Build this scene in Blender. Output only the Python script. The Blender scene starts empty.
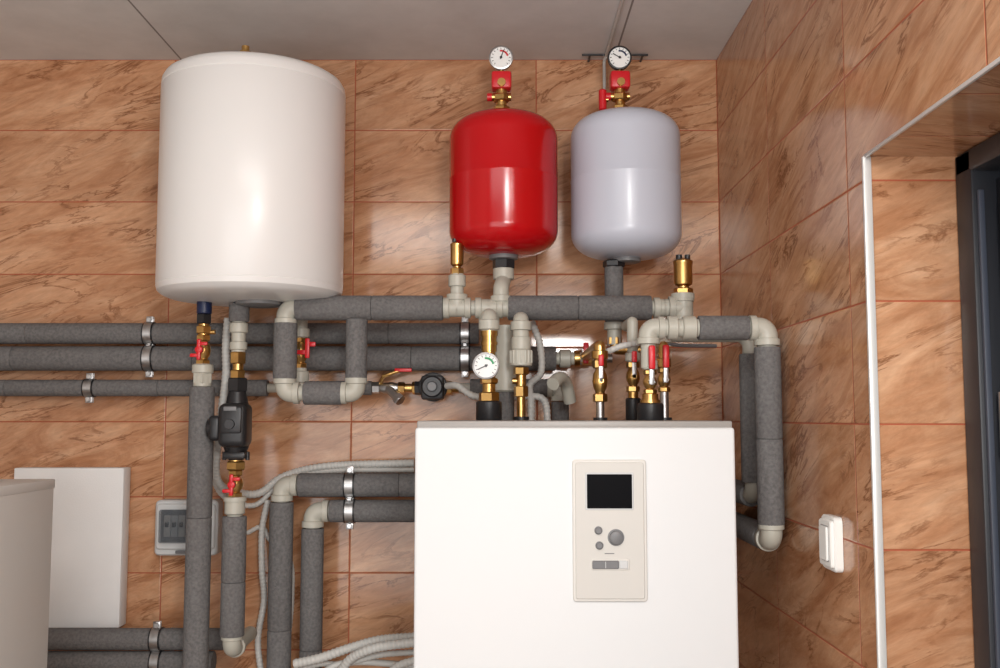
import bpy, bmesh, math, random
from mathutils import Vector, Matrix
random.seed(4)
CAMY=-2.7; EYE=1.61; TH=math.atan(0.084)
sc=bpy.context.scene
sc.view_settings.view_transform='Standard'
sc.view_settings.look='None'
# ---------- survey helpers: photo measurement -> metres on a plane d metres off the back wall
def W(px,py,d):
    u=(px-500)/1000; v=(334-py)/1000
    y=math.cos(TH)-v*math.sin(TH); z=math.sin(TH)+v*math.cos(TH)
    k=(-CAMY-d)/y
    return Vector((u*k,-d,EYE+z*k))
def Z(py,d): return W(500,py,d).z
def S(d): return (-CAMY-d)/1000
def V3(*a): return Vector(a)
# ---------- materials
def mat(name,col,rough=.5,metal=0,bump=0,bscale=200,coat=0,var=0,vscale=8,alpha=None,spec=.5):
    m=bpy.data.materials.new(name); m.use_nodes=True
    nt=m.node_tree; p=nt.nodes['Principled BSDF']
    p.inputs['Base Color'].default_value=(*col,1); p.inputs['Roughness'].default_value=rough
    p.inputs['Metallic'].default_value=metal; p.inputs['Coat Weight'].default_value=coat
    p.inputs['Coat Roughness'].default_value=.12
    p.inputs['Specular IOR Level'].default_value=spec
    tc=nt.nodes.new('ShaderNodeTexCoord')
    if bump:
        n=nt.nodes.new('ShaderNodeTexNoise'); n.inputs['Scale'].default_value=bscale; n.inputs['Detail'].default_value=3
        b=nt.nodes.new('ShaderNodeBump'); b.inputs['Strength'].default_value=bump; b.inputs['Distance'].default_value=.002
        nt.links.new(tc.outputs['Object'],n.inputs['Vector']); nt.links.new(n.outputs['Fac'],b.inputs['Height']); nt.links.new(b.outputs['Normal'],p.inputs['Normal'])
    if var:
        n=nt.nodes.new('ShaderNodeTexNoise'); n.inputs['Scale'].default_value=vscale; n.inputs['Detail'].default_value=5
        r=nt.nodes.new('ShaderNodeValToRGB'); r.color_ramp.elements[0].position=.3; r.color_ramp.elements[1].position=.7
        r.color_ramp.elements[0].color=(*[c*(1-var) for c in col],1); r.color_ramp.elements[1].color=(*[min(1,c*(1+var)) for c in col],1)
        nt.links.new(tc.outputs['Object'],n.inputs['Vector']); nt.links.new(n.outputs['Fac'],r.inputs['Fac']); nt.links.new(r.outputs['Color'],p.inputs['Base Color'])
    if alpha is not None: p.inputs['Alpha'].default_value=alpha
    return m
FOAM=mat('foam_insulation',(.158,.152,.150),.9,0,1.0,330,var=.22,vscale=150,spec=.2)
PPR=mat('ppr_plastic',(.47,.455,.39),.42,var=.05)
BRASS=mat('brass',(.60,.37,.13),.28,1,var=.15,vscale=40)
STEEL=mat('galvanised_steel',(.50,.50,.50),.36,1,var=.15,vscale=60)
REDP=mat('red_plastic',(.62,.012,.02),.35)
REDT=mat('red_tank_paint',(.48,.003,.006),.18,spec=.45)
WHT=mat('white_enamel',(.80,.79,.775),.33,coat=.1)
TANKG=mat('cool_grey_tank_paint',(.56,.585,.67),.32,coat=.1)
BOIL=mat('boiler_white_powdercoat',(.74,.75,.755),.5,bump=.03,bscale=900,spec=.35)
LID=mat('boiler_lid_grey',(.33,.31,.29),.4)
PANEL=mat('panel_ivory',(.68,.66,.62),.5)
PANEL2=mat('panel_inner',(.62,.60,.56),.5)
BLK=mat('black_plastic',(.014,.014,.016),.4)
SCR=mat('screen_glass',(.002,.002,.003),.4,spec=.05)
GRY=mat('grey_plastic',(.17,.17,.175),.45)
LGRY=mat('light_grey_plastic',(.58,.59,.59),.45)
COND=mat('corrugated_conduit',(.55,.54,.51),.5)
FACE=mat('gauge_face',(.85,.85,.83),.35)
GREEN=mat('gauge_green',(.02,.35,.12),.5)
BLUE=mat('navy_dielectric',(.010,.020,.07),.4)
STY=mat('white_foam_board',(.86,.865,.86),.8,bump=.2,bscale=300,var=.03)
CAB=mat('cabinet_paint',(.70,.69,.66),.45)
DOORM=mat('dark_steel_door',(.018,.02,.026),.45)
DOOR2=mat('dark_blue_seal',(.05,.06,.085),.5)
ALU=mat('white_metal_trim',(.70,.69,.67),.35,metal=.3)
SMOKE=mat('smoked_cover',(.12,.14,.16),.1,alpha=.40)
SCREED=mat('floor_screed',(.45,.43,.41),.7,bump=.3,bscale=60,var=.15)
PLAST=mat('plain_plaster',(.66,.60,.54),.8,var=.05)
SWI=mat('switch_white',(.82,.81,.78),.3)

def tile_mat():
    m=bpy.data.materials.new('glazed_marble_tile'); m.use_nodes=True
    nt=m.node_tree; L=nt.links.new; N=nt.nodes.new; p=nt.nodes['Principled BSDF']
    uv=N('ShaderNodeUVMap'); uv.uv_map='UVMap'
    sep=N('ShaderNodeSeparateXYZ'); L(uv.outputs[0],sep.inputs[0])
    def M(op,a,b=None,c=None):
        n=N('ShaderNodeMath'); n.operation=op
        for i,x in enumerate((a,b,c)):
            if x is None: continue
            if isinstance(x,(int,float)): n.inputs[i].default_value=x
            else: L(x,n.inputs[i])
        return n.outputs[0]
    us=M('DIVIDE',sep.outputs[0],.5); vs=M('DIVIDE',sep.outputs[1],.2)
    fu=M('FLOOR',us); fv=M('FLOOR',vs)
    cb=N('ShaderNodeCombineXYZ'); L(fu,cb.inputs[0]); L(fv,cb.inputs[1])
    wn=N('ShaderNodeTexWhiteNoise'); wn.noise_dimensions='3D'; L(cb.outputs[0],wn.inputs['Vector'])
    sc_=N('ShaderNodeVectorMath'); sc_.operation='SCALE'; sc_.inputs['Scale'].default_value=7.0; L(wn.outputs['Color'],sc_.inputs[0])
    mp=N('ShaderNodeMapping'); mp.inputs['Rotation'].default_value=(0,0,math.radians(-20))
    L(uv.outputs[0],mp.inputs['Vector'])
    ad2=N('ShaderNodeVectorMath'); ad2.operation='ADD'; L(mp.outputs[0],ad2.inputs[0]); L(sc_.outputs[0],ad2.inputs[1])
    def noise(sx,sy,det,rg,dist,loc=(0,0,0)):
        q=N('ShaderNodeMapping'); q.inputs['Scale'].default_value=(sx,sy,1); q.inputs['Location'].default_value=loc; L(ad2.outputs[0],q.inputs['Vector'])
        n=N('ShaderNodeTexNoise'); n.inputs['Scale'].default_value=1; n.inputs['Detail'].default_value=det; n.inputs['Roughness'].default_value=rg; n.inputs['Distortion'].default_value=dist
        L(q.outputs[0],n.inputs['Vector']); return n.outputs['Fac']
    n1=noise(3.8,15,8,.66,.9)
    r1=N('ShaderNodeValToRGB'); e=r1.color_ramp.elements
    e[0].position=.27; e[0].color=(.345,.145,.066,1); e[1].position=.74; e[1].color=(.66,.40,.245,1)
    x=e.new(.42); x.color=(.455,.220,.112,1); y=e.new(.56); y.color=(.56,.305,.17,1)
    L(n1,r1.inputs['Fac'])
    n3=noise(22,95,5,.7,.4,(1,2,0))
    s3=N('ShaderNodeMapRange'); s3.inputs[1].default_value=.3; s3.inputs[2].default_value=.7; s3.inputs[3].default_value=.87; s3.inputs[4].default_value=1.11; L(n3,s3.inputs[0])
    n2=noise(2.8,12,7,.62,1.0,(3,5,0))
    n4=noise(5,9,3,.5,.3,(9,1,0))
    v=M('ABSOLUTE',M('SUBTRACT',n2,.5))
    vr=N('ShaderNodeValToRGB'); vr.color_ramp.elements[0].position=0; vr.color_ramp.elements[0].color=(.95,.95,.95,1)
    vr.color_ramp.elements[1].position=.026; vr.color_ramp.elements[1].color=(0,0,0,1); L(v,vr.inputs['Fac'])
    mk=N('ShaderNodeMapRange'); mk.inputs[1].default_value=.40; mk.inputs[2].default_value=.60; L(n4,mk.inputs[0])
    mx=N('ShaderNodeMix'); mx.data_type='RGBA'; L(M('MULTIPLY',vr.outputs['Color'],mk.outputs[0]),mx.inputs[0]); L(r1.outputs['Color'],mx.inputs[6]); mx.inputs[7].default_value=(.22,.085,.036,1)
    hv=N('ShaderNodeHueSaturation'); L(mx.outputs[2],hv.inputs['Color'])
    L(M('MULTIPLY',M('ADD',M('MULTIPLY',wn.outputs['Value'],.12),.94),s3.outputs[0]),hv.inputs['Value'])
    gu=M('MULTIPLY',M('SUBTRACT',.5,M('ABSOLUTE',M('SUBTRACT',M('FRACT',us),.5))),.5)
    gv=M('MULTIPLY',M('SUBTRACT',.5,M('ABSOLUTE',M('SUBTRACT',M('FRACT',vs),.5))),.2)
    g=M('MINIMUM',gu,gv); gm=M('LESS_THAN',g,.0014)
    mg=N('ShaderNodeMix'); mg.data_type='RGBA'; L(gm,mg.inputs[0]); L(hv.outputs[0],mg.inputs[6]); mg.inputs[7].default_value=(.38,.085,.035,1)
    L(mg.outputs[2],p.inputs['Base Color'])
    L(M('ADD',M('MULTIPLY',gm,.6),.13),p.inputs['Roughness'])
    p.inputs['Specular IOR Level'].default_value=.45
    bp=N('ShaderNodeBump'); bp.inputs['Distance'].default_value=.0015; bp.inputs['Strength'].default_value=.6
    L(M('MINIMUM',M('DIVIDE',g,.003),1.0),bp.inputs['Height']); L(bp.outputs[0],p.inputs['Normal'])
    return m
TILE=tile_mat()
def ceil_mat():
    m=bpy.data.materials.new('gypsum_ceiling'); m.use_nodes=True
    nt=m.node_tree; L=nt.links.new; N=nt.nodes.new; p=nt.nodes['Principled BSDF']; p.inputs['Roughness'].default_value=.85
    uv=N('ShaderNodeUVMap'); uv.uv_map='UVMap'
    n=N('ShaderNodeTexNoise'); n.inputs['Scale'].default_value=3.5; n.inputs['Detail'].default_value=7; n.inputs['Roughness'].default_value=.65; L(uv.outputs[0],n.inputs[0])
    r=N('ShaderNodeValToRGB'); r.color_ramp.elements[0].position=.3; r.color_ramp.elements[1].position=.7
    r.color_ramp.elements[0].color=(.60,.585,.57,1); r.color_ramp.elements[1].color=(.74,.725,.71,1); L(n.outputs[0],r.inputs[0])
    sep=N('ShaderNodeSeparateXYZ'); L(uv.outputs[0],sep.inputs[0])
    a=N('ShaderNodeMath'); a.operation='ADD'; a.inputs[1].default_value=.886+12; L(sep.outputs[0],a.inputs[0])
    b=N('ShaderNodeMath'); b.operation='MODULO'; b.inputs[1].default_value=1.2; L(a.outputs[0],b.inputs[0])
    c=N('ShaderNodeMath'); c.operation='LESS_THAN'; c.inputs[1].default_value=.005; L(b.outputs[0],c.inputs[0])
    mx=N('ShaderNodeMix'); mx.data_type='RGBA'; L(c.outputs[0],mx.inputs[0]); L(r.outputs[0],mx.inputs[6]); mx.inputs[7].default_value=(.25,.23,.22,1)
    L(mx.outputs[2],p.inputs['Base Color'])
    return m
CEIL=ceil_mat()
# ---------- mesh builder
class B:
    def __init__(s): s.bm=bmesh.new(); s.m=[]
    def mi(s,m):
        if m not in s.m: s.m.append(m)
        return s.m.index(m)
    def face(s,vs,i):
        try:
            f=s.bm.faces.new(vs); f.material_index=i; f.smooth=True
        except ValueError: pass
    def lathe(s,o,ax,prof,m,segs=32):
        i=s.mi(m); ax=Vector(ax).normalized(); o=Vector(o)
        a=ax.orthogonal().normalized(); b=ax.cross(a); rings=[]
        for t,r in prof:
            c=o+ax*t
            if r<1e-6: rings.append([s.bm.verts.new(c)])
            else: rings.append([s.bm.verts.new(c+(a*math.cos(2*math.pi*k/segs)+b*math.sin(2*math.pi*k/segs))*r) for k in range(segs)])
        for A,C in zip(rings,rings[1:]):
            for k in range(segs):
                k2=(k+1)%segs
                if len(A)==1 and len(C)==1: continue
                if len(A)==1: s.face([A[0],C[k2],C[k]],i)
                elif len(C)==1: s.face([A[k],A[k2],C[0]],i)
                else: s.face([A[k],A[k2],C[k2],C[k]],i)
        if len(rings[0])>1: s.face(list(reversed(rings[0])),i)
        if len(rings[-1])>1: s.face(rings[-1],i)
    def cyl(s,p0,p1,r,m,segs=24,ch=0):
        p0=Vector(p0);p1=Vector(p1);L=(p1-p0).length
        if ch: s.lathe(p0,p1-p0,[(0,r-ch),(ch,r),(L-ch,r),(L,r-ch)],m,segs)
        else: s.lathe(p0,p1-p0,[(0,r),(L,r)],m,segs)
    def hexn(s,p0,p1,r,m): s.cyl(p0,p1,r,m,6,ch=r*.12)
    def tube(s,pts,r,m,bend=0,segs=20,rf=None,spline=False,step=.004):
        pts=[Vector(p) for p in pts]
        if spline: pts=cat(pts,step)
        elif bend: pts=fil(pts,bend)
        i=s.mi(m); n=len(pts); T=[]
        for k in range(n):
            T.append((pts[min(k+1,n-1)]-pts[max(k-1,0)]).normalized())
        a=T[0].orthogonal().normalized(); rings=[]
        for k in range(n):
            a=(a-T[k]*a.dot(T[k])).normalized(); b=T[k].cross(a)
            rr=r if rf is None else r*rf(k)
            rings.append([s.bm.verts.new(pts[k]+(a*math.cos(2*math.pi*q/segs)+b*math.sin(2*math.pi*q/segs))*rr) for q in range(segs)])
        for A,C in zip(rings,rings[1:]):
            for k in range(segs):
                k2=(k+1)%segs; s.face([A[k],A[k2],C[k2],C[k]],i)
        s.face(list(reversed(rings[0])),i); s.face(rings[-1],i)
    def box(s,c,size,m,bev=0,rot=None,segs=2):
        i=s.mi(m); t=bmesh.new(); bmesh.ops.create_cube(t,size=1)
        bmesh.ops.scale(t,vec=Vector(size),verts=t.verts)
        if bev: bmesh.ops.bevel(t,geom=list(t.edges),offset=bev,segments=segs,affect='EDGES',profile=.5)
        M=Matrix.Translation(Vector(c))
        if rot is not None: M=M@rot
        bmesh.ops.transform(t,matrix=M,verts=t.verts)
        s.merge(t,i)
    def merge(s,t,i):
        mp={}
        for v in t.verts: mp[v]=s.bm.verts.new(v.co)
        for f in t.faces: s.face([mp[v] for v in f.verts],i)
        t.free()
    def rrect(s,c,w,h,rad,dep,m,axis='-Y',ch=.0015):
        i=s.mi(m); c=Vector(c)
        def loop(inset,y):
            o=[]
            for cx,cz,a0 in ((1,1,0),(-1,1,90),(-1,-1,180),(1,-1,270)):
                for k in range(6):
                    a=math.radians(a0+k*18); R=max(rad-inset,.0003)
                    lx=cx*(w/2-rad)+R*math.cos(a); lz=cz*(h/2-rad)+R*math.sin(a)
                    if axis=='-Y': o.append(s.bm.verts.new(c+Vector((lx,-y,lz))))
                    else: o.append(s.bm.verts.new(c+Vector((-y,-lx,lz))))
            return o
        R=[loop(0,0),loop(0,dep-ch),loop(ch,dep)]
        for A,C in zip(R,R[1:]):
            for k in range(24): s.face([A[k],A[(k+1)%24],C[(k+1)%24],C[k]],i)
        s.face(R[0],i); s.face(R[-1],i)
    def ball(s,c,r,m,segs=24):
        s.lathe(Vector(c)-Vector((0,0,r)),(0,0,1),[(r-r*math.cos(math.pi*k/12),r*math.sin(math.pi*k/12) if 0<k<12 else 0) for k in range(13)],m,segs)
    def done(s,name,uv=False,ang=35):
        bmesh.ops.recalc_face_normals(s.bm,faces=list(s.bm.faces))
        vs=[v.co for v in s.bm.verts]
        lo=Vector([min(v[k] for v in vs) for k in range(3)]); hi=Vector([max(v[k] for v in vs) for k in range(3)])
        c=(lo+hi)/2
        if uv:
            l=s.bm.loops.layers.uv.new('UVMap')
            for f in s.bm.faces:
                n=f.normal
                for lp in f.loops:
                    p=lp.vert.co
                    if abs(n.x)>.7: lp[l].uv=(-p.y+20,p.z+20)
                    elif abs(n.y)>.7: lp[l].uv=(p.x-.6+20,p.z+20)
                    else: lp[l].uv=(p.x,p.y)
        me=bpy.data.meshes.new(name)
        bmesh.ops.translate(s.bm,vec=-c,verts=s.bm.verts)
        s.bm.to_mesh(me); s.bm.free()
        for m in s.m: me.materials.append(m)
        me.set_sharp_from_angle(angle=math.radians(ang))
        o=bpy.data.objects.new(name,me); o.location=c
        sc.collection.objects.link(o); return o
def fil(P,R,n=8):
    out=[P[0]]
    for k in range(1,len(P)-1):
        a=(P[k-1]-P[k]); b=(P[k+1]-P[k]); la,lb=a.length,b.length; a.normalize(); b.normalize()
        ang=a.angle(b)
        if ang>3.1: out.append(P[k]); continue
        t=min(R/math.tan(ang/2),la*.49,lb*.49); r=t*math.tan(ang/2)
        bis=(a+b).normalized(); c=P[k]+bis*(r/math.sin(ang/2))
        s0=P[k]+a*t-c; s1=P[k]+b*t-c; tot=s0.angle(s1); ax=s0.cross(s1).normalized()
        for q in range(n+1): out.append(c+Matrix.Rotation(tot*q/n,3,ax)@s0)
    out.append(P[-1]); return out
def cat(P,step):
    P=[P[0]*2-P[1]]+P+[P[-1]*2-P[-2]]; out=[]
    for k in range(1,len(P)-2):
        p0,p1,p2,p3=P[k-1:k+3]; n=max(3,int((p2-p1).length/step))
        for q in range(n):
            t=q/n
            out.append(.5*((2*p1)+(p2-p0)*t+(2*p0-5*p1+4*p2-p3)*t*t+(3*p1-p0-3*p2+p3)*t**3))
    out.append(P[-2]); return out
def ins(b,p0,p1,r):
    p0=Vector(p0);p1=Vector(p1);L=(p1-p0).length
    b.lathe(p0,p1-p0,[(0,r*.55),(.0005,r*.95),(.003,r),(L-.003,r),(L-.0005,r*.95),(L,r*.55)],FOAM,32)
def insjoint(b,p0,p1,r,joints):
    p0=Vector(p0);p1=Vector(p1); ks=[0]+joints+[1]
    for a,c in zip(ks,ks[1:]): ins(b,p0.lerp(p1,a),p0.lerp(p1,c),r)
def elbow(b,c,da,db,r,leg,m=None,col=1.18,R=None):
    m=m or PPR; c=Vector(c); da=Vector(da).normalized(); db=Vector(db).normalized()
    b.tube([c+da*leg,c,c+db*leg],r,m,bend=R or leg*.62,segs=24)
    for d in (da,db):
        b.lathe(c+d*leg*1.02,-d,[(0,r*.9),(.001,r*col),(leg*.38,r*col),(leg*.42,r)],m,28)
def collar(b,c,ax,r,w,m=None):
    m=m or PPR; ax=Vector(ax).normalized(); c=Vector(c)
    b.lathe(c-ax*w/2,ax,[(0,r*.85),(w*.08,r),(w*.92,r),(w,r*.85)],m,28)
X3=Vector((1,0,0));Y3=Vector((0,1,0));Z3=Vector((0,0,1))
# ---------- room shell
def wallbox(name,x0,x1,y0,y1,z0,z1,m):
    b=B(); b.box(((x0+x1)/2,(y0+y1)/2,(z0+z1)/2),(x1-x0,y1-y0,z1-z0),m); return b.done(name,uv=True)
WX=.6; OY=-1.08; OZ=2.04; FY=-4.2; LX=-2.4
wallbox('wall_back',LX-.15,WX+.3,0,.15,0,2.6,TILE)
wallbox('floor',LX-.15,WX+.6,FY-.15,.15,-.1,0,SCREED)
wallbox('ceiling',LX-.15,WX+.6,FY-.15,.15,2.6,2.7,CEIL)
wallbox('wall_left',LX-.15,LX,FY,0,0,2.6,PLAST)
wallbox('wall_front',LX-.15,WX+.3,FY-.15,FY,0,2.6,PLAST)
b=B()
b.box((WX+.15,OY/2,1.3),(.3,-OY,2.6),TILE)
b.box((WX+.15,(OY-2.0)/2,(OZ+2.6)/2),(.3,2.0+OY,2.6-OZ),TILE)
b.box((WX+.15,(FY-2.0)/2,1.3),(.3,-2.0-FY,2.6),TILE)
b.done('wall_right',uv=True)
b=B()
b.box((WX+.004,OY-.001,OZ/2),(.014,.008,OZ),ALU,.002); b.done('trim_1')
b=B(); b.box((WX+.001,(OY-2.0)/2,OZ-.001),(.005,2.0+OY,.006),ALU,.001); b.done('trim_2')
# door
b=B()
fx=.748
b.box((fx+.035,OY-.03,OZ/2),(.07,.055,OZ-.004),DOORM,.004)
b.box((fx+.035,(OY-2.0)/2,OZ-.02),(.07,2.0+OY-.01,.036),DOORM,.004)
b.box((fx+.035,-1.97,OZ/2),(.07,.055,OZ-.004),DOORM,.004)
b.box((fx+.012,OY-.062,OZ/2-.03),(.010,.008,OZ-.08),DOOR2,.002)
b.box((fx+.055,(OY-2.0)/2,OZ/2-.02),(.03,2.0+OY-.11,OZ-.06),DOORM,.003)
b.box((fx+.036,OY-.11,OZ/2-.02),(.012,.05,OZ-.14),DOOR2,.003)
for zc in (.35,.95,1.6):
    b.cyl((fx+.03,OY-.075,zc-.05),(fx+.03,OY-.075,zc+.05),.009,STEEL)
b.cyl((fx+.06,-1.85,1.05),(fx-.01,-1.85,1.05),.012,STEEL); b.box((fx-.01,-1.80,1.05),(.015,.13,.02),STEEL,.004)
b.done('door_1')
# ---------- water heater
hd=.28; hp=W(253,200,hd); hx=hp.x; R=.2215
zb=Z(295,hd); zt=Z(84,hd); H=zt-zb
b=B()
b.lathe((hx,-hd,zb-.018),Z3,[(0,0),(.0005,.09),(.003,.15),(.008,.195),(.014,.209),(.022,.2185),(.034,R),(.036,R-.0012),(.038,R),(H-.012,R),(H-.010,R-.0012),(H-.008,R),
 (H+.006,R-.0015),(H+.018,R-.008),(H+.026,R-.020),(H+.032,R-.045),(H+.035,.12),(H+.036,0)],WHT,96)
b.cyl((hx+.005,-hd-.12,zt+.010),(hx+.005,-hd-.12,zt+.050),.009,BRASS); b.hexn((hx+.005,-hd-.12,zt+.018),(hx+.005,-hd-.12,zt+.038),.015,BRASS)
b.box((hx,-.033,zt-.08),(.3,.064,.04),STEEL,.003)
b.box((hx,-.033,zb+.08),(.3,.064,.04),STEEL,.003)
b.lathe((hx+.02,-hd+.0,zb-.028),Z3,[(0,.045),(.003,.055),(.012,.057)],GRY,32)
b.done('water_heater')
# ---------- gauge
def gauge(b,c,r,case,n=(0,-1,0),arc=None,ang=40):
    n=Vector(n).normalized(); c=Vector(c)
    b.lathe(c-n*.012,n,[(0,r*.8),(.002,r*.95),(.018,r),(.021,r*.97),(.022,r*.86),(.018,r*.84)],case,36)
    b.lathe(c+n*.0065,n,[(0,0),(0.0002,r*.85),(.0006,r*.85),(.0008,0)],FACE,36)
    u=n.cross(Z3).normalized()*-1; f=c+n*.0085
    for k in range(13):
        a=math.radians(-45+k*270/12); d=u*math.cos(a)+Z3*math.sin(a); t=Z3*math.cos(a)-u*math.sin(a)
        rot=Matrix((d,t,n)).transposed().to_4x4()
        b.box(f+d*r*.72,(r*.14,r*.04,.0006),BLK,rot=rot)
    if arc:
        for k in range(7):
            a=math.radians(20+k*12); d=u*math.cos(a)+Z3*math.sin(a); t=Z3*math.cos(a)-u*math.sin(a)
            rot=Matrix((d,t,n)).transposed().to_4x4(); b.box(f+d*r*.55,(r*.14,r*.13,.0005),arc,rot=rot)
    a=math.radians(ang); d=u*math.cos(a)+Z3*math.sin(a); t=Z3*math.cos(a)-u*math.sin(a)
    rot=Matrix((d,t,n)).transposed().to_4x4(); b.box(f+n*.001+d*r*.25,(r*.8,r*.07,.0006),BLK,rot=rot)
    b.lathe(f,n,[(0,r*.1),(.0025,r*.1)],BLK,16)
# ---------- expansion tanks
def tank(px,d,m,ytop,ybot,w,gdx=0):
    p=W(px,180,d); x=p.x; r=w/2*S(d)*.99; z0=Z(ybot,d); z1=Z(ytop,d); b=B(); H=z1-z0; c=.062
    prof=[]
    for k in range(11):
        a=math.pi/2*k/10; prof.append((c-c*math.cos(a) if k<10 else c, r*(math.sin(a)**.62) if k else 0))
    mid=H/2+.012
    prof+=[(mid-.004,r),(mid-.002,r*1.006),(mid+.002,r*1.006),(mid+.004,r)]
    for k in range(11):
        a=math.pi/2*k/10; prof.append((H-c+c*math.sin(a), r*(math.cos(a)**.55) if k<10 else 0))
    b.lathe((x,-d,z0),Z3,prof,m,80)
    b.lathe((x,-d,z0-.010),Z3,[(0,.03),(.002,.036),(.016,.036)],GRY,32)
    t=z1; x2=x+gdx
    b.lathe((x2,-d,t-.006),Z3,[(0,.042),(.006,.040),(.011,.026),(.016,.020)],BLK,32)
    b.hexn((x2,-d,t+.008),(x2,-d,t+.024),.021,BRASS)
    b.cyl((x2,-d,t+.022),(x2,-d,t+.040),.013,BRASS)
    b.hexn((x2,-d,t+.036),(x2,-d,t+.054),.022,BRASS)
    b.cyl((x2,-d,t+.052),(x2,-d,t+.070),.014,BRASS)
    b.box((x2,-d,t+.088),(.050,.044,.044),REDP,.006)
    b.cyl((x2-.024,-d,t+.048),(x2+.024,-d,t+.048),.010,BRASS)
    b.cyl((x2,-d,t+.105),(x2,-d,t+.12),.007,BRASS)
    b.cyl((x2,-d-.018,t+.078),(x2,-d-.03,t+.078),.010,BRASS)
    gauge(b,(x2-.001,-d-.006,t+.146),.031,STEEL if m is REDT else BLK,n=(-.03,-1,-.05),arc=REDP if m is REDT else BLUE,ang=70 if m is REDT else 150)
    b.cyl((x2-.024,-d,t+.048),(x2-.036,-d,t+.048),.010,REDP)
    if m is not REDT:
        b.cyl((x2-.044,-d,t+.012),(x2-.044,-d,t+.066),.010,REDP,ch=.003)
        b.tube([(x2-.03,-d,t+.04),(x2-.044,-d,t+.04)],.006,BRASS)
    return b.done('expansion_tank'),x,z0
_,rx,rz0=tank(503.5,.25,REDT,116,256,111,-.005)
_,wx,wz0=tank(625.5,.21,TANKG,115,259,112,-.012)
b=B()
q=W(640,55,.05)
b.cyl((W(582,56,.05).x,-.05,q.z),(W(648,56,.05).x,-.05,q.z),.0028,BLK)
for xx in (W(590,56,.05).x,W(643,56,.05).x): b.cyl((xx,-.05,q.z),(xx,-.001,q.z),.003,BLK)
b.done('threaded_rod_bracket')
b=B(); c1=W(606,54,.04)
b.tube([(c1.x,-1.2,2.594),(c1.x,-.3,2.594),(c1.x,-.05,2.594),(c1.x-.004,-.03,2.585),(c1.x-.004,-.03,2.50)],.0045,COND,bend=.01)
b.done('ceiling_cable_conduit')
# ---------- main header
dh=.29; zH=Z(308,dh); rI=12.6*S(dh); rP=.0185
def hx_(px,d=dh,py=308): return W(px,py,d).x
b=B()
xL=hx_(286); xR=hx_(683)
b.cyl((xL+.03,-dh,zH),(xR,-dh,zH),rP,PPR)
ins(b,(hx_(296),-dh,zH),(hx_(372),-dh,zH),rI); ins(b,(hx_(372),-dh,zH),(hx_(443),-dh,zH),rI)
ins(b,(hx_(508),-dh,zH),(hx_(578),-dh,zH),rI); ins(b,(hx_(578),-dh,zH),(hx_(651),-dh,zH),rI)
elbow(b,(xL,-dh,zH),X3,-Z3,.0225,.042)
def tee(b,px,d,z,dirs,r=.0235,l=.034,py=308):
    x=W(px,py,d).x
    c=V3(x,-d,z)
    for dd in dirs:
        dd=Vector(dd); b.cyl(c-dd*.001,c+dd*l,r*.93,PPR); collar(b,c+dd*(l-.008),dd,r*1.08,.016)
    b.ball(c,r*.93,PPR); return c
c457=tee(b,457,dh,zH,[X3,-X3,Z3])
c490=tee(b,489,dh,zH,[X3,-X3,-Z3])
c503=tee(b,501,dh,zH,[X3,Z3],l=.03)
c664=tee(b,664,dh,zH,[X3,-X3],l=.026)
c683=tee(b,683,dh,zH,[-X3,Z3,-Z3],r=.026,l=.036)
b.tube([(c503.x,-dh,zH),(c503.x,-dh,zH+.05),(rx,-.25,zH+.075),(rx,-.25,rz0-.03)],.019,PPR,bend=.02)
collar(b,(rx,-.25,rz0-.045),Z3,.026,.030)
b.hexn((rx,-.25,rz0-.034),(rx,-.25,rz0-.008),.028,BLK)
zU=Z(393,dh); xl=xL
b.cyl((xl,-dh,zH-.03),(xl,-dh,zU+.03),rP,PPR)
ins(b,(xl,-dh,Z(323,dh)),(xl,-dh,Z(379,dh)),rI*.93)
elbow(b,(xl,-dh,zU),Z3,X3,.0225,.036)
xr=W(356,393,dh).x
b.cyl((xl+.03,-dh,zU),(xr-.03,-dh,zU),rP,PPR)
ins(b,(W(304,393,dh).x,-dh,zU),(W(342,393,dh).x,-dh,zU),rI*.93)
elbow(b,(xr,-dh,zU),-X3,Z3,.0225,.036)
ins(b,(xr,-dh,Z(379,dh)),(xr,-dh,zH-rI*.9),rI*.86)
b.done('insulated_header_pipe')
def airvent(px,d,z,h,r,cap=BLK):
    x=W(px,275,d).x; b=B()
    b.hexn((x,-d,z-.006),(x,-d,z+.012),r*1.05,BRASS)
    b.lathe((x,-d,z+.010),Z3,[(0,r*.6),(.006,r*.62),(.010,r*.95),(.014,r),(h*.72,r),(h*.76,r*1.06),(h*.82,r*1.06),(h*.86,r*.9),(h*.9,r*.45),(h*.9+.001,0)],BRASS,32)
    b.cyl((x-r*.4,-d,z+h*.88),(x-r*.4,-d,z+h*1.14),r*.34,cap); b.cyl((x+r*.5,-d,z+h*.88),(x+r*.5,-d,z+h*1.14),r*.30,BLK)
    b.cyl((x,-d,z+h*.88),(x,-d,z+h*1.0),r*.5,BRASS)
    return b.done('air_vent_valve')
collZ=zH+.034
b=B(); x=c457.x; b.cyl((x,-dh,collZ),(x,-dh,Z(274,dh)),.016,PPR); collar(b,(x,-dh,Z(281,dh)),Z3,.021,.03); b.done('ppr_riser_fitting')
airvent(457,dh,Z(273,dh),.074,.0160)
b=B(); x=c683.x; b.cyl((x,-dh,collZ),(x,-dh,Z(294,dh)),.020,PPR); collar(b,(x,-dh,Z(298,dh)),Z3,.027,.02); b.done('ppr_riser_fitting')
airvent(683,dh,Z(293,dh),.082,.0225)
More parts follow.
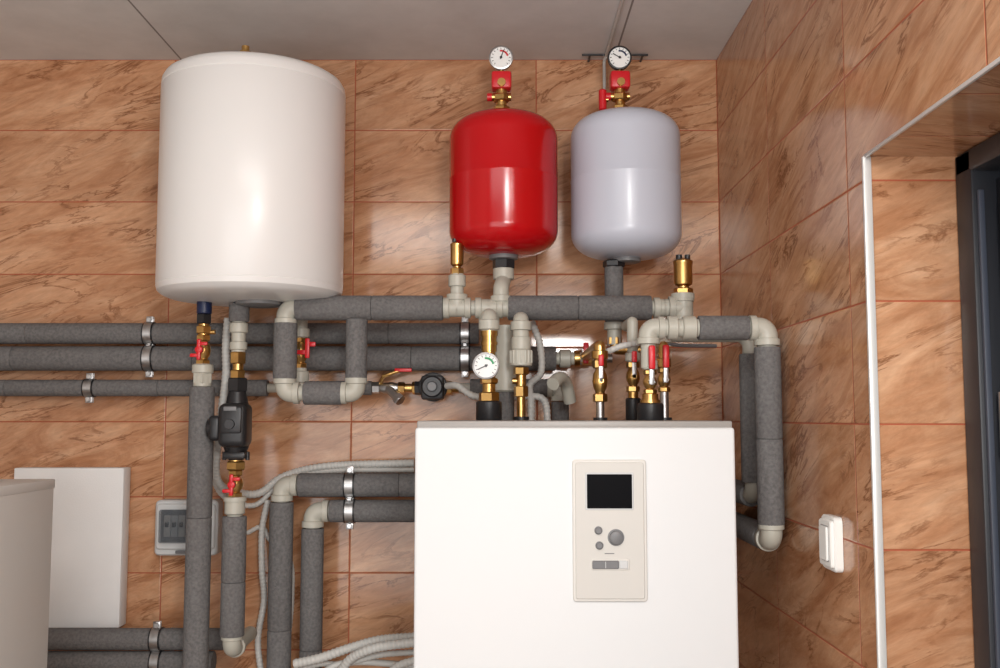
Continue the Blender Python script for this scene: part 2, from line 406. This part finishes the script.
# ---------- wall-run pipes
dw=.075
def clamp(px,py,d,r,ax,rod=True):
    b=B(); p=W(px,py,d)
    b.lathe(p-ax*.010,ax,[(0,r*.98),(0,r+.0032),(.020,r+.0032),(.020,r*.98)],STEEL,36)
    b.lathe(p-ax*.014,ax,[(0,r*.97),(0,r+.0020),(.028,r+.0020),(.028,r*.97)],BLK,36)
    side=Z3 if abs(ax.x)>.5 else X3
    for s in (1,-1):
        q=p+side*s*(r+.008)
        b.box(q-Y3*.004,(.018,.005,.018) ,STEEL,.001); b.box(q+Y3*.004,(.018,.005,.018),STEEL,.001)
        b.cyl(q-Y3*.014,q+Y3*.014,.004,STEEL,12); b.hexn(q-Y3*.013,q-Y3*.008,.007,STEEL)
    if rod: b.cyl(p+Y3*r,V3(p.x,-.001,p.z),.005,STEEL,12)
    return b.done('pipe_clamp')
z1=Z(333.5,dw); z2=Z(358.5,dw); z3=Z(388,dw)
def run(name,xa,xb,z,d,r,js):
    b=B(); insjoint(b,(xa,-d,z),(xb,-d,z),r,js); return b.done(name)
run('insulated_pipe',-1.75,W(479,333,dw).x,z1,dw,10.5*S(dw),[.3,.62,.86])
run('insulated_pipe',-1.75,W(556,358,dw).x,z2,dw,12.3*S(dw),[.25,.5,.8])
run('insulated_pipe',-1.75,W(268,388,dw).x,z3,dw,8.3*S(dw),[.4,.75])
b=B(); b.cyl((W(262,388,dw).x,-dw,z3),(W(372,388,dw).x,-dw,z3),.012,PPR); ins(b,(W(308,388,dw).x,-dw,z3),(W(372,388,dw).x,-dw,z3),7*S(dw)); b.done('insulated_pipe')
clamp(150,333.5,dw,10.5*S(dw),X3); clamp(150,358.5,dw,12.3*S(dw),X3); clamp(90,388,dw,8.3*S(dw),X3)
clamp(465,333.5,dw,10.5*S(dw),X3); clamp(465,358.5,dw,12.3*S(dw),X3)
b=B(); xe=W(556,357,dw).x
b.cyl((xe-.01,-dw,z2),(W(582,357,dw).x,-dw,z2),.017,PPR); collar(b,(W(565,357,dw).x,-dw,z2),X3,.024,.03)
collar(b,(W(577,357,dw).x,-dw,z2),X3,.0215,.016,BRASS); b.hexn((W(580,357,dw).x,-dw,z2),(W(592,357,dw).x,-dw,z2),.018,BRASS)
b.cyl((W(590,357,dw).x,-dw,z2),(W(612,357,dw).x,-dw,z2),.012,STEEL)
b.box((W(585,352,dw).x,-dw-.03,z2+.012),(.014,.008,.055),REDP,.003)
b.cyl((W(585,352,dw).x,-dw,z2),(W(585,352,dw).x,-dw-.03,z2),.006,BRASS)
b.done('ppr_union_fitting')
# ---------- ball valve
def valve(px,yt,yb,d,r,hand='lever_up',hm=None,name='ball_valve',x=None):
    hm=hm or REDP; b=B(); 
    if x is None: x=W(px,(yt+yb)/2,d).x
    zt=Z(yt,d); zb=Z(yb,d); L=zt-zb; o=V3(x,-d,zb)
    b.hexn(o,o+Z3*L*.2,r*1.15,BRASS)
    b.hexn(o+Z3*L*.8,o+Z3*L,r*1.15,BRASS)
    b.lathe(o+Z3*L*.2,Z3,[(0,r*.72),(L*.06,r*.78),(L*.14,r*1.05),(L*.3,r*1.2),(L*.46,r*1.05),(L*.54,r*.78),(L*.6,r*.72)],BRASS,28)
    m=o+Z3*L*.5
    if hand=='back':
        b.cyl(m,m-Y3*(r*1.2+.010),r*.4,BRASS)
        f=m-Y3*(r*1.2+.008)
        b.box(f+Z3*.016,(.010,.004,.04),STEEL,.001); b.box(f+Z3*.045-Y3*.003,(.012,.009,.026),hm,.003)
        return b.done(name)
    b.cyl(m,m-Y3*(r*1.2+.014),r*.45,BRASS); b.hexn(m-Y3*(r*1.2+.006),m-Y3*(r*1.2+.014),r*.6,STEEL)
    f=m-Y3*(r*1.2+.012)
    if hand=='lever_up':
        b.box(f+Z3*.018,(.011,.005,.05),STEEL,.002); b.box(f+Z3*.050-Y3*.004,(.014,.011,.050),hm,.004)
    elif hand=='side':
        b.box(f+X3*.022+Z3*.01,(.012,.008,.05),hm,.003); b.box(f+X3*.01,(.03,.005,.012),hm,.002); b.box(f+X3*.034+Z3*.02,(.018,.008,.012),hm,.003)
    elif hand=='wingv':
        b.lathe(f,-Y3,[(0,.009),(.008,.009),(.010,.006)],hm,20)
        for s in (1,-1): b.box(f-Y3*.006+Z3*s*.014,(.010,.009,.024),hm,.004)
        b.box(f-Y3*.006+X3*.010+Z3*.014,(.022,.008,.009),hm,.003)
        b.box(f-Y3*.006-X3*.010-Z3*.014,(.022,.008,.009),hm,.003)
    return b.done(name)
# ---------- heater left riser
dl=.27; lx=W(204,320,dl).x; b=B()
zz=lambda y:Z(y,dl)
zbh=zb-.005
b.cyl((lx,-dl,zz(316)),(lx,-dl,zbh),.010,BRASS)
b.cyl((lx,-dl,zz(314)),(lx,-dl,zz(298)),.018,BLUE,ch=.002)
b.hexn((lx,-dl,zz(324)),(lx,-dl,zz(314)),.019,BLK)
b.cyl((lx,-dl,zz(336)),(lx,-dl,zz(322)),.013,BRASS); b.hexn((lx,-dl,zz(334)),(lx,-dl,zz(326)),.019,BRASS)
b.cyl((lx-.004,-dl,zz(332)),(lx+.028,-dl,zz(332)),.006,BRASS)
b.hexn((lx,-dl,zz(384)),(lx,-dl,zz(364)),.024,PPR); collar(b,(lx,-dl,zz(381)),Z3,.0215,.03); collar(b,(lx,-dl,zz(369)),Z3,.0255,.022)
zlow=.12
insjoint(b,(lx,-dl,zlow),(lx,-dl,zz(387)),12.3*S(dl),[.35,.8])
b.done('insulated_riser_pipe')
valve(203,335,366,dl,.0155,'wingv',x=lx)
# ---------- right heater riser with pump
dr=.27; rx2=W(239,320,dr).x; b=B()
b.cyl((rx2,-dr,zz(305)),(rx2,-dr,zbh),.014,BLUE)
ins(b,(rx2,-dr,zz(322)),(rx2,-dr,zz(304)),.0245)
b.cyl((rx2,-dr,zz(352)),(rx2,-dr,zz(320)),.017,PPR); collar(b,(rx2,-dr,zz(328)),Z3,.022,.025); collar(b,(rx2,-dr,zz(346)),Z3,.021,.02)
b.hexn((rx2,-dr,zz(364)),(rx2,-dr,zz(352)),.020,BRASS); b.cyl((rx2,-dr,zz(378)),(rx2,-dr,zz(362)),.013,BRASS); b.hexn((rx2,-dr,zz(379)),(rx2,-dr,zz(370)),.019,BRASS)
b.cyl((rx2,-dr,zz(466)),(rx2,-dr,zz(455)),.018,BRASS); b.hexn((rx2,-dr,zz(470)),(rx2,-dr,zz(461)),.024,BRASS)
collar(b,(rx2,-dr,zz(506)),Z3,.024,.04); collar(b,(rx2,-dr,zz(499)),Z3,.027,.012)
b.cyl((rx2,-dr,zz(640)),(rx2,-dr,zz(500)),.018,PPR)
insjoint(b,(rx2,-dr,zz(636)),(rx2,-dr,zz(516)),11.8*S(dr),[.45])
elbow(b,(rx2,-dr,zz(649)),Z3,(-.0,1,0),.0215,.036)
b.cyl((rx2,-dr+.03,zz(649)),(rx2,-dw-.02,zz(649)),.018,PPR)
b.done('insulated_riser_pipe')
valve(237,470,498,dr,.016,'wingv',x=rx2)
b=B()
b.hexn((rx2,-dr,zz(392)),(rx2,-dr,zz(378)),.026,BLK)
b.lathe((rx2,-dr,zz(460)),Z3,[(0,.018),(.01,.022),(.03,.03),(.07,.034),(.11,.034),(.14,.026),(.17,.020)],BLK,28)
b.box((rx2+.006,-dr-.035,zz(425)),(.068,.075,.104),BLK,.016,segs=4)
b.box((rx2+.006,-dr-.073,zz(420)),(.048,.010,.062),BLK,.004)
b.lathe((rx2+.004,-dr-.077,zz(424)),-Y3,[(0,.012),(.006,.011),(.006,0)],BLK,32)
b.box((rx2-.040,-dr-.03,zz(428)),(.03,.05,.06),BLK,.010,segs=3)
b.lathe((rx2-.050,-dr-.03,zz(428)),-X3,[(0,.024),(.010,.022),(.012,.016),(.012,0)],BLK,24)
b.box((rx2+.004,-dr-.079,zz(409)),(.03,.003,.010),GRY,.001)
b.box((rx2,-dr,zz(455)),(.055,.05,.018),BLK,.005)
b.cyl((rx2-.028,-dr,zz(452)),(rx2-.028,-dr,zz(460)),.005,BLK); b.cyl((rx2+.028,-dr,zz(452)),(rx2+.028,-dr,zz(460)),.005,BLK)
b.done('circulation_pump')
# ---------- small branch with red valve
dv=.185; b=B(); vx=W(301,340,dv).x; z_=lambda y:Z(y,dv)
b.cyl((vx,-dv,z_(338)),(vx,-dv,z_(318)),.016,PPR); collar(b,(vx,-dv,z_(333)),Z3,.021,.024)
b.tube([(vx,-dv,z_(320)),(vx,-dv,z_(312)),(vx,-dh+.02,z_(312))],.015,PPR,bend=.012)
b.cyl((vx,-dv,z_(392)),(vx,-dv,z_(368)),.016,PPR); collar(b,(vx,-dv,z_(377)),Z3,.022,.03)
b.tube([(vx,-dv,z_(388)),(vx,-dv,Z(388,dw)),(vx,-dw-.0,z3)],.014,PPR,bend=.015)
b.done('ppr_branch_pipe')
valve(301,336,370,dv,.014,'side',x=vx)
# ---------- strainer, small pump
b=B(); P=lambda px,py:W(px,py,dw)
zc=z3
b.hexn((P(372,388).x,-dw,zc),(P(380,388).x,-dw,zc),.016,STEEL)
b.lathe((P(380,388).x,-dw,zc),X3,[(0,.010),(.01,.014),(.03,.016),(.045,.012),(.06,.010)],STEEL,24)
b.cyl((P(388,388).x,-dw-.004,zc),(P(402,388).x,-dw-.03,zc-.035),.012,STEEL)
dd=(V3(P(402,388).x,-dw-.03,zc-.035)-V3(P(388,388).x,-dw-.004,zc)).normalized()
b.hexn(V3(P(388,388).x,-dw-.004,zc)+dd*.04,V3(P(388,388).x,-dw-.004,zc)+dd*.055,.016,STEEL)
b.hexn((P(398,388).x,-dw,zc),(P(405,388).x,-dw,zc),.016,BRASS)
b.cyl((P(404,388).x,-dw,zc),(P(420,388).x,-dw,zc),.011,BRASS)
b.tube([(P(380,384).x,-dw,zc+.01),(P(384,374).x,-dw-.02,zc+.030),(P(400,371).x,-dw-.02,zc+.045)],.005,BRASS)
b.box((P(404,371).x,-dw-.022,zc+.046),(.045,.006,.009),REDP,.002)
b.hexn((P(412,388).x,-dw,zc),(P(420,388).x,-dw,zc),.017,BRASS)
b.done('y_strainer_valve')
b=B(); c=W(433,387,.09)
b.lathe(c+Y3*.045,-Y3,[(0,.024),(.03,.028),(.034,.038),(.05,.038),(.052,.034)],BLK,36)
b.box((c.x,-.10,zc),(.058,.05,.062),BLK,.006)
b.lathe(c-Y3*.005,-Y3,[(0,.030),(.03,.028),(.034,.024),(.034,.014),(.037,.013),(.037,0)],BLK,36)
b.lathe(c-Y3*.0425,-Y3,[(0,.012),(.003,.011),(.003,0)],GRY,24)
for k in range(4):
    a=math.pi/4+k*math.pi/2; b.cyl(c+V3(math.cos(a)*.031,-.004,math.sin(a)*.031),c+V3(math.cos(a)*.031,-.012,math.sin(a)*.031),.004,STEEL,10)
b.hexn((c.x-.05,-dw,zc),(c.x-.03,-dw,zc),.018,BLK); b.hexn((c.x+.03,-dw,zc),(c.x+.05,-dw,zc),.018,BRASS)
b.cyl((c.x+.045,-dw,zc),(c.x+.075,-dw,zc),.012,BRASS)
b.done('circulation_pump')
b=B(); b.cyl((P(459,388).x,-dw,zc),(P(566,388).x,-dw,zc),.013,PPR); ins(b,(P(470,388).x,-dw,zc),(P(548,388).x,-dw,zc),9*S(dw))
elbow(b,(P(560,386).x,-dw,zc),-X3,-Z3,.021,.034); ins(b,(P(560,386).x,-dw,Z(440,dw)),(P(560,386).x,-dw,zc-.036),.023)
b.done('insulated_pipe')
# ---------- boiler
df=.80; x0=W(415,430,df).x; x1=W(735,430,df).x; bt=Z(427.5,df); bd=.56
b=B()
b.box(((x0+x1)/2,-df+bd/2,(bt+.09)/2),(x1-x0,bd,bt-.09),BOIL,.006,segs=3)
b.box(((x0+x1)/2,-df+bd/2+.02,.045),(x1-x0-.06,bd-.08,.09),GRY,.002)
b.box(((x0+x1)/2,-df+bd/2+.002,bt+.005),(x1-x0-.006,bd-.012,.015),LID,.003)
b.box(((x0+x1)/2,-df-.001,.28),(x1-x0-.02,.004,.004),GRY)
sb=S(df)
pc=W(609.5,530,df); f0=-df
b.rrect((pc.x,f0+.0005,pc.z),73*sb,138*sb,.006,.006,PANEL)
b.rrect((pc.x,f0-.0055,pc.z),68*sb,133*sb,.005,.0022,PANEL2)
def at(px,py,y): w=W(px,py,df); return V3(w.x,y,w.z)
b.rrect(at(609,491,f0-.007),48*sb,37*sb,.003,.002,LGRY)
b.rrect(at(609,491,f0-.0085),45*sb,34*sb,.002,.0015,SCR)
def knob(px,py,r,m,h=.006):
    b.lathe(at(px,py,f0-.007),-Y3,[(0,r*1.25),(.001,r*1.25),(.0012,r),(h,r*.96),(h+.001,r*.8),(h+.001,0)],m,28)
knob(598,530,.0062,GRY); knob(599,545,.0062,GRY); knob(615.5,537,.0125,GRY,.008)
b.rrect(at(610,564,f0-.007),38*sb,11*sb,.004,.0025,PANEL)
b.rrect(at(605,564,f0-.0092),26*sb,8*sb,.002,.003,GRY)
b.box(at(605,564,f0-.0125),(.0010,.001,8*sb*.8),LGRY)
b.rrect(at(623,564,f0-.0092),9*sb,8*sb,.002,.002,LGRY)
b.box(at(609,553,f0-.0078),(.018,.0008,.0016),GRY)
b.done('boiler')
# ---------- fittings on top of boiler
topz=bt+.0130
def stub(b,x,d,z1,r,m):
    b.lathe((x,-d,topz),Z3,[(0,r),(.002,r*1.04),(z1-topz-.003,r*1.04),(z1-topz,r*.9)],m,28)
d1=.42; g=lambda y:Z(y,d1); xx=W(489,370,d1).x; b=B()
stub(b,xx,d1,g(401),.0285,BLK)
b.hexn((xx,-d1,g(402)),(xx,-d1,g(392)),.024,BRASS); b.cyl((xx,-d1,g(393)),(xx,-d1,g(350)),.015,BRASS)
b.hexn((xx,-d1,g(384)),(xx,-d1,g(378)),.021,BRASS)
b.cyl((xx,-d1,g(352)),(xx,-d1,g(330)),.0175,BRASS); b.cyl((xx,-d1,g(336)),(xx,-d1,g(331)),.020,BRASS); b.cyl((xx,-d1,g(345)),(xx,-d1,g(342)),.0195,BRASS)
b.tube([(xx,-d1,g(334)),(xx,-d1,g(316)),(xx,-dh,g(316)),(xx,-dh,zH-.02)],.019,PPR,bend=.015); collar(b,(xx,-d1,g(325)),Z3,.024,.024)
gz=W(486,366,d1+.03)
b.cyl((gz.x,-d1,gz.z),(gz.x,-d1-.03,gz.z),.008,BRASS)
gauge(b,(gz.x,-d1-.035,gz.z),.031,STEEL,arc=GREEN,ang=205)
b.done('pressure_gauge_fitting')
b=B(); q=W(505,366,.30)
b.lathe((q.x,-.30,Z(392,.30)),Z3,[(0,.028),(.004,.033),(.07,.033),(.095,.028),(.12,.023),(.16,.021)],PPR,32)
b.cyl((q.x,-.30,Z(392,.3)),(q.x,-.30,topz),.022,FOAM)
b.done('ppr_reducer_fitting')
d2=.40; g=lambda y:Z(y,d2); xx=W(521,350,d2).x; b=B()
b.cyl((xx,-d2,g(345)),(xx,-d2,g(322)),.019,PPR); collar(b,(xx,-d2,g(326)),Z3,.024,.022)
b.tube([(xx,-d2,g(332)),(xx,-d2,g(319)),(xx,-dh-.01,g(319))],.018,PPR,bend=.016)
b.cyl((xx,-d2,g(350)),(xx,-d2,g(337)),.0225,PPR,ch=.002); b.cyl((xx,-d2,g(366)),(xx,-d2,g(350)),.0255,PPR,16,ch=.002)
for k in range(16):
    a=k*math.pi/8; b.box((xx+math.cos(a)*.0245,-d2+math.sin(a)*.0245,g(357)),(.004,.004,.03),PPR,.001)
b.hexn((xx,-d2,g(375)),(xx,-d2,g(367)),.018,BRASS); b.cyl((xx,-d2,g(388)),(xx,-d2,g(374)),.012,BRASS); b.hexn((xx,-d2,g(397)),(xx,-d2,g(386)),.017,BRASS)
b.cyl((xx,-d2,topz),(xx,-d2,g(396)),.010,BRASS); b.cyl((xx,-d2,topz),(xx,-d2,topz+.008),.018,BLK)
b.cyl((xx-.02,-d2,g(381)),(xx,-d2,g(381)),.007,BRASS)
b.done('threaded_union_fitting')
def vline(px,d,yt,yb,r,hand,base,ytop,hm=None,topm=PPR,back=None):
    g=lambda y:Z(y,d); x=W(px,(yt+yb)/2,d).x
    valve(px,yt,yb,d,r,hand,hm,x=x)
    b=B()
    if base=='black':
        stub(b,x,d,g(yb+9),.0265,BLK); b.cyl((x,-d,g(yb+9)),(x,-d,g(yb)),.017,BRASS); b.cyl((x,-d,g(yb+10)),(x,-d,g(yb+6)),.021,BRASS)
    elif base=='blacks':
        stub(b,x,d,g(yb+6),.017,BLK); b.cyl((x,-d,g(yb+7)),(x,-d,g(yb)),.012,BRASS)
    else:
        b.cyl((x,-d,topz),(x,-d,g(yb)),.0095,STEEL); b.cyl((x,-d,topz),(x,-d,topz+.006),.016,BLK)
    b.cyl((x,-d,g(yt)),(x,-d,g(ytop)),r*.95,topm); collar(b,(x,-d,g(yt-5)),Z3,r*1.3,.02,topm)
    if back is not None: b.tube([(x,-d,g(ytop+3)),(x,-d,g(ytop)),(x,-back,g(ytop))],r*.95,topm,bend=.012)
    b.done('boiler_connection_fitting')
vline(600,.45,360,402,.0145,'back','steel',346,topm=BRASS,back=dw)
vline(633,.40,362,392,.0135,'back','blacks',322,back=dh+.0)
vline(650,.60,370,394,.0125,'lever_up','black',345)
vline(664,.52,368,392,.0120,'lever_up','steel',346,topm=BRASS,back=.44)
b=B(); xw=W(614,290,.21).x
b.hexn((xw,-.21,wz0-.022),(xw,-.21,wz0-.004),.028,BLK)
ins(b,(xw,-.21,Z(322,.21)),(xw,-.21,wz0-.02),.0235); collar(b,(xw,-.21,Z(326,.21)),Z3,.026,.02)
b.cyl((xw,-.21,Z(345,.21)),(xw,-.21,Z(322,.21)),.018,PPR); b.hexn((xw,-.21,Z(345,.21)),(xw,-.21,Z(337,.21)),.02,BRASS)
b.tube([(xw,-.21,Z(343,.21)),(xw,-.21,Z(350,.21)),(W(640,350,.21).x,-.21,Z(350,.21))],.012,BRASS,bend=.012)
b.done('tank_connection_pipe')
# ---------- right loop
de=.60; zt_=Z(328,de); xa=W(648,328,de).x; xb=.5625
b=B()
b.cyl((xa+.03,-de,zt_),(xb-.03,-de,zt_),.019,PPR)
elbow(b,(xa,-de,zt_),X3,-Z3,.0205,.034)
b.cyl((xa,-de,zt_-.03),(xa,-de,Z(368,de)),.016,PPR)
collar(b,(W(672,328,de).x,-de,zt_),X3,.0255,.022); collar(b,(W(689,328,de).x,-de,zt_),X3,.0245,.03)
ins(b,(W(698,328,de).x,-de,zt_),(W(748,328,de).x,-de,zt_),.0262)
elbow(b,(xb,-de,zt_),-X3,-Z3,.0225,.037)
zq=Z(540,de)
b.cyl((xb,-de,zt_-.03),(xb,-de,zq+.02),.019,PPR)
insjoint(b,(xb,-de,Z(525,de)),(xb,-de,Z(347,de)),.0275,[.48])
elbow(b,(xb,-de,zq),Z3,Y3,.0225,.036)
b.cyl((xb,-de+.03,zq),(xb,-.12,zq),.019,PPR); ins(b,(xb,-de+.05,zq),(xb,-.15,zq),.0275)
b.tube([(xb,-.16,zq),(xb,-.11,zq),(.3,-.11,zq)],.019,PPR,bend=.03)
b.done('insulated_loop_pipe')
b=B(); d3=.44; zt3=Z(334,d3); xc=.568; zq3=Z(496,d3)
b.tube([(W(664,334,d3).x,-d3,zt3-.02),(W(664,334,d3).x,-d3,zt3),(xc,-d3,zt3),(xc,-d3,zq3),(xc,-.11,zq3),(.3,-.11,zq3)],.019,PPR,bend=.03)
ins(b,(xc,-d3,zq3+.03),(xc,-d3,zt3-.045),.0265); ins(b,(xc,-d3+.025,zq3),(xc,-.15,zq3),.0265)
b.done('insulated_loop_pipe')
# ---------- lower-left L pipes
dq=.12
def Lpipe(pxv,pyh,pxi,r,name='insulated_elbow_pipe'):
    b=B(); zz2=Z(pyh,dq); x=W(pxv,pyh,dq).x
    b.cyl((x+.02,-dq,zz2),(.0,-dq,zz2),.018,PPR); b.cyl((x,-dq,zz2-.02),(x,-dq,.12),.018,PPR)
    elbow(b,(x,-dq,zz2),X3,-Z3,.0235,.040)
    insjoint(b,(x+.043,-dq,zz2),(.0,-dq,zz2),r,[.5]); insjoint(b,(x,-dq,.12),(x,-dq,zz2-.043),r,[.3,.75])
    b.done(name)
Lpipe(282,485,300,11.7*S(dq)); Lpipe(313,511,325,11*S(dq))
clamp(350,485,dq,11.7*S(dq),X3); clamp(350,511,dq,11*S(dq),X3)
run('insulated_pipe',-1.75,W(228,639,dq).x,Z(639,dq),dq,10.5*S(dq),[.5])
run('insulated_pipe',-1.75,W(214,661,dq).x,Z(662,dq),dq,10.5*S(dq),[.6])
clamp(157,639,dq,10.5*S(dq),X3); clamp(157,662,dq,10.5*S(dq),X3)
# ---------- conduits and cables
def conduit(pts,r,m=None,name='flexible_conduit',cor=True):
    b=B(); m=m or COND
    b.tube([W(*p) for p in pts],r,m,segs=12,spline=True,step=.0025 if cor else .008,rf=(lambda k:1+.06*(1 if (k//2)%2 else -1)) if cor else None)
    return b.done(name,ang=60)
conduit([(228,318,.2),(226,345,.19),(226,375,.2),(222,410,.21),(217,450,.2),(216,475,.17),(224,488,.13),(245,494,.06),(262,492,.045),(285,476,.04),(330,466,.05),(414,463,.05)],.010)
conduit([(212,478,.05),(225,497,.05),(255,505,.04),(285,480,.035),(330,471,.05),(414,470,.05)],.007)
conduit([(268,500,.04),(262,530,.04),(262,570,.05),(264,600,.04),(258,640,.05),(262,680,.05)],.008)
conduit([(247,533,.03),(262,527,.03),(270,540,.03),(290,560,.05),(292,600,.05),(288,650,.05),(290,690,.05)],.006)
conduit([(294,664,.22),(320,658,.22),(350,648,.2),(380,640,.2),(416,637,.22)],.011)
conduit([(340,672,.22),(352,658,.24),(375,648,.26),(416,642,.26)],.011)
conduit([(380,690,.25),(395,668,.26),(416,660,.28)],.009)
conduit([(310,690,.2),(330,668,.2),(360,662,.2),(416,666,.2)],.008,COND,'flexible_conduit',False)
conduit([(290,672,.2),(320,664,.18),(345,664,.2),(380,655,.22),(418,652,.24)],.007)
conduit([(532,322,.2),(540,345,.22),(541,372,.22),(530,385,.2),(531,400,.22),(531,428,.22)],.0085)
conduit([(447,386,.14),(458,386,.2),(474,396,.22),(500,398,.215),(530,396,.215),(545,402,.215),(548,432,.215)],.0085)
conduit([(570,402,.2),(566,384,.22),(560,378,.26),(553,384,.3)],.016,PPR,'ppr_bend',False)
conduit([(592,348,.35),(604,352,.42),(622,346,.44),(645,342,.42)],.007)
conduit([(642,330,.12),(670,344,.1),(716,346,.05)],.005,GRY,'earth_wire',False)
# ---------- electrical box
b=B(); c=W(191.5,526,.0); s=S(0)
b.rrect((c.x,-.0005,c.z),61*s,53*s,.012,.045,LGRY,ch=.004)
b.rrect((c.x,-.045,c.z+.004),57*s,44*s,.010,.008,LGRY,ch=.003)
b.rrect((c.x-.003,-.0535,c.z+.006),45*s,31*s,.004,.002,GRY)
for k in range(4): 
    b.box((c.x-.045+k*.019,-.058,c.z+.006),(.017,.008,.055),LGRY if k%2 else PANEL,.001); b.box((c.x-.045+k*.019,-.064,c.z+.010),(.009,.008,.012),BLK,.001)
b.rrect((c.x-.003,-.066,c.z+.006),46*s,32*s,.006,.003,SMOKE)
b.box((c.x,-.05,c.z-.062),(.05,.008,.008),GRY,.002)
b.done('electrical_box')
# ---------- foam board
b=B(); a=W(14,468,.062); e=W(119,628,.062)
b.box(((a.x+e.x)/2,-.037,(a.z+e.z)/2),(e.x-a.x,.050,a.z-e.z),STY,.003)
for xx in (a.x+.05,e.x-.05):
    b.box((xx,-.007,(a.z+e.z)/2),(.03,.012,.03),STY)
b.done('foam_board')
# ---------- cabinet left
b=B(); cd=.52; cr=W(54,500,cd).x; cz=Z(479,cd)
b.box((cr-.3,-cd-.30,cz/2+.02),(.6,.60,cz-.06),CAB,.004)
b.box((cr-.3,-cd-.30,cz-.010),(.603,.603,.020),CAB,.003)
b.box((cr-.3,-cd-.30,.03),(.54,.54,.06),GRY,.003)
b.rrect((cr-.3,-cd-.601,cz*.55),.56,cz*.8,.01,.012,CAB)
b.cyl((cr-.08,-cd-.62,cz*.5),(cr-.08,-cd-.62,cz*.62),.007,STEEL)
b.done('heating_cabinet')
# ---------- wall switch
b=B(); sy=-.890; sz=1.388
b.rrect((WX-.0005,sy,sz),.076,.096,.010,.014,SWI,axis='-X',ch=.003)
b.rrect((WX-.0145,sy,sz),.064,.082,.006,.006,SWI,axis='-X',ch=.002)
b.rrect((WX-.0205,sy,sz),.040,.060,.004,.004,SWI,axis='-X',ch=.0015)
b.rrect((WX-.0200,sy,sz),.043,.063,.004,.0008,GRY,axis='-X',ch=.0003)
b.done('wall_switch')
# ---------- lights
def area(name,loc,rot,sx,sy,e,col=(1,1,1)):
    l=bpy.data.lights.new(name,'AREA'); l.shape='RECTANGLE'; l.size=sx; l.size_y=sy; l.energy=e; l.color=col
    o=bpy.data.objects.new(name,l); o.location=loc; o.rotation_euler=rot; sc.collection.objects.link(o); return o
area('ceiling_lamp_light',(-.1,-2.3,2.56),(math.radians(18),0,0),1.2,.6,20,(1,.985,.96))
area('rear_fill_light',(-.7,-4.1,1.35),(math.radians(98),0,0),2.4,1.8,46,(.98,.99,1))  # large soft fill added behind the camera; the rear wall has no window
area('added_flash_light',(.35,-3.1,2.05),(math.radians(83),0,math.radians(8)),.28,.28,21,(1,.99,.97))  # small flash-like light added near the camera for crisper wall shadows
w=bpy.data.worlds.new('world'); sc.world=w; w.use_nodes=True
w.node_tree.nodes['Background'].inputs[0].default_value=(.8,.85,.9,1); w.node_tree.nodes['Background'].inputs[1].default_value=.4
# ---------- camera
cam=bpy.data.cameras.new('camera'); co=bpy.data.objects.new('camera',cam); sc.collection.objects.link(co)
co.location=(0,CAMY,EYE); co.rotation_euler=(math.pi/2+TH,0,0); cam.lens=36; cam.sensor_width=36; cam.clip_start=.02
sc.camera=co
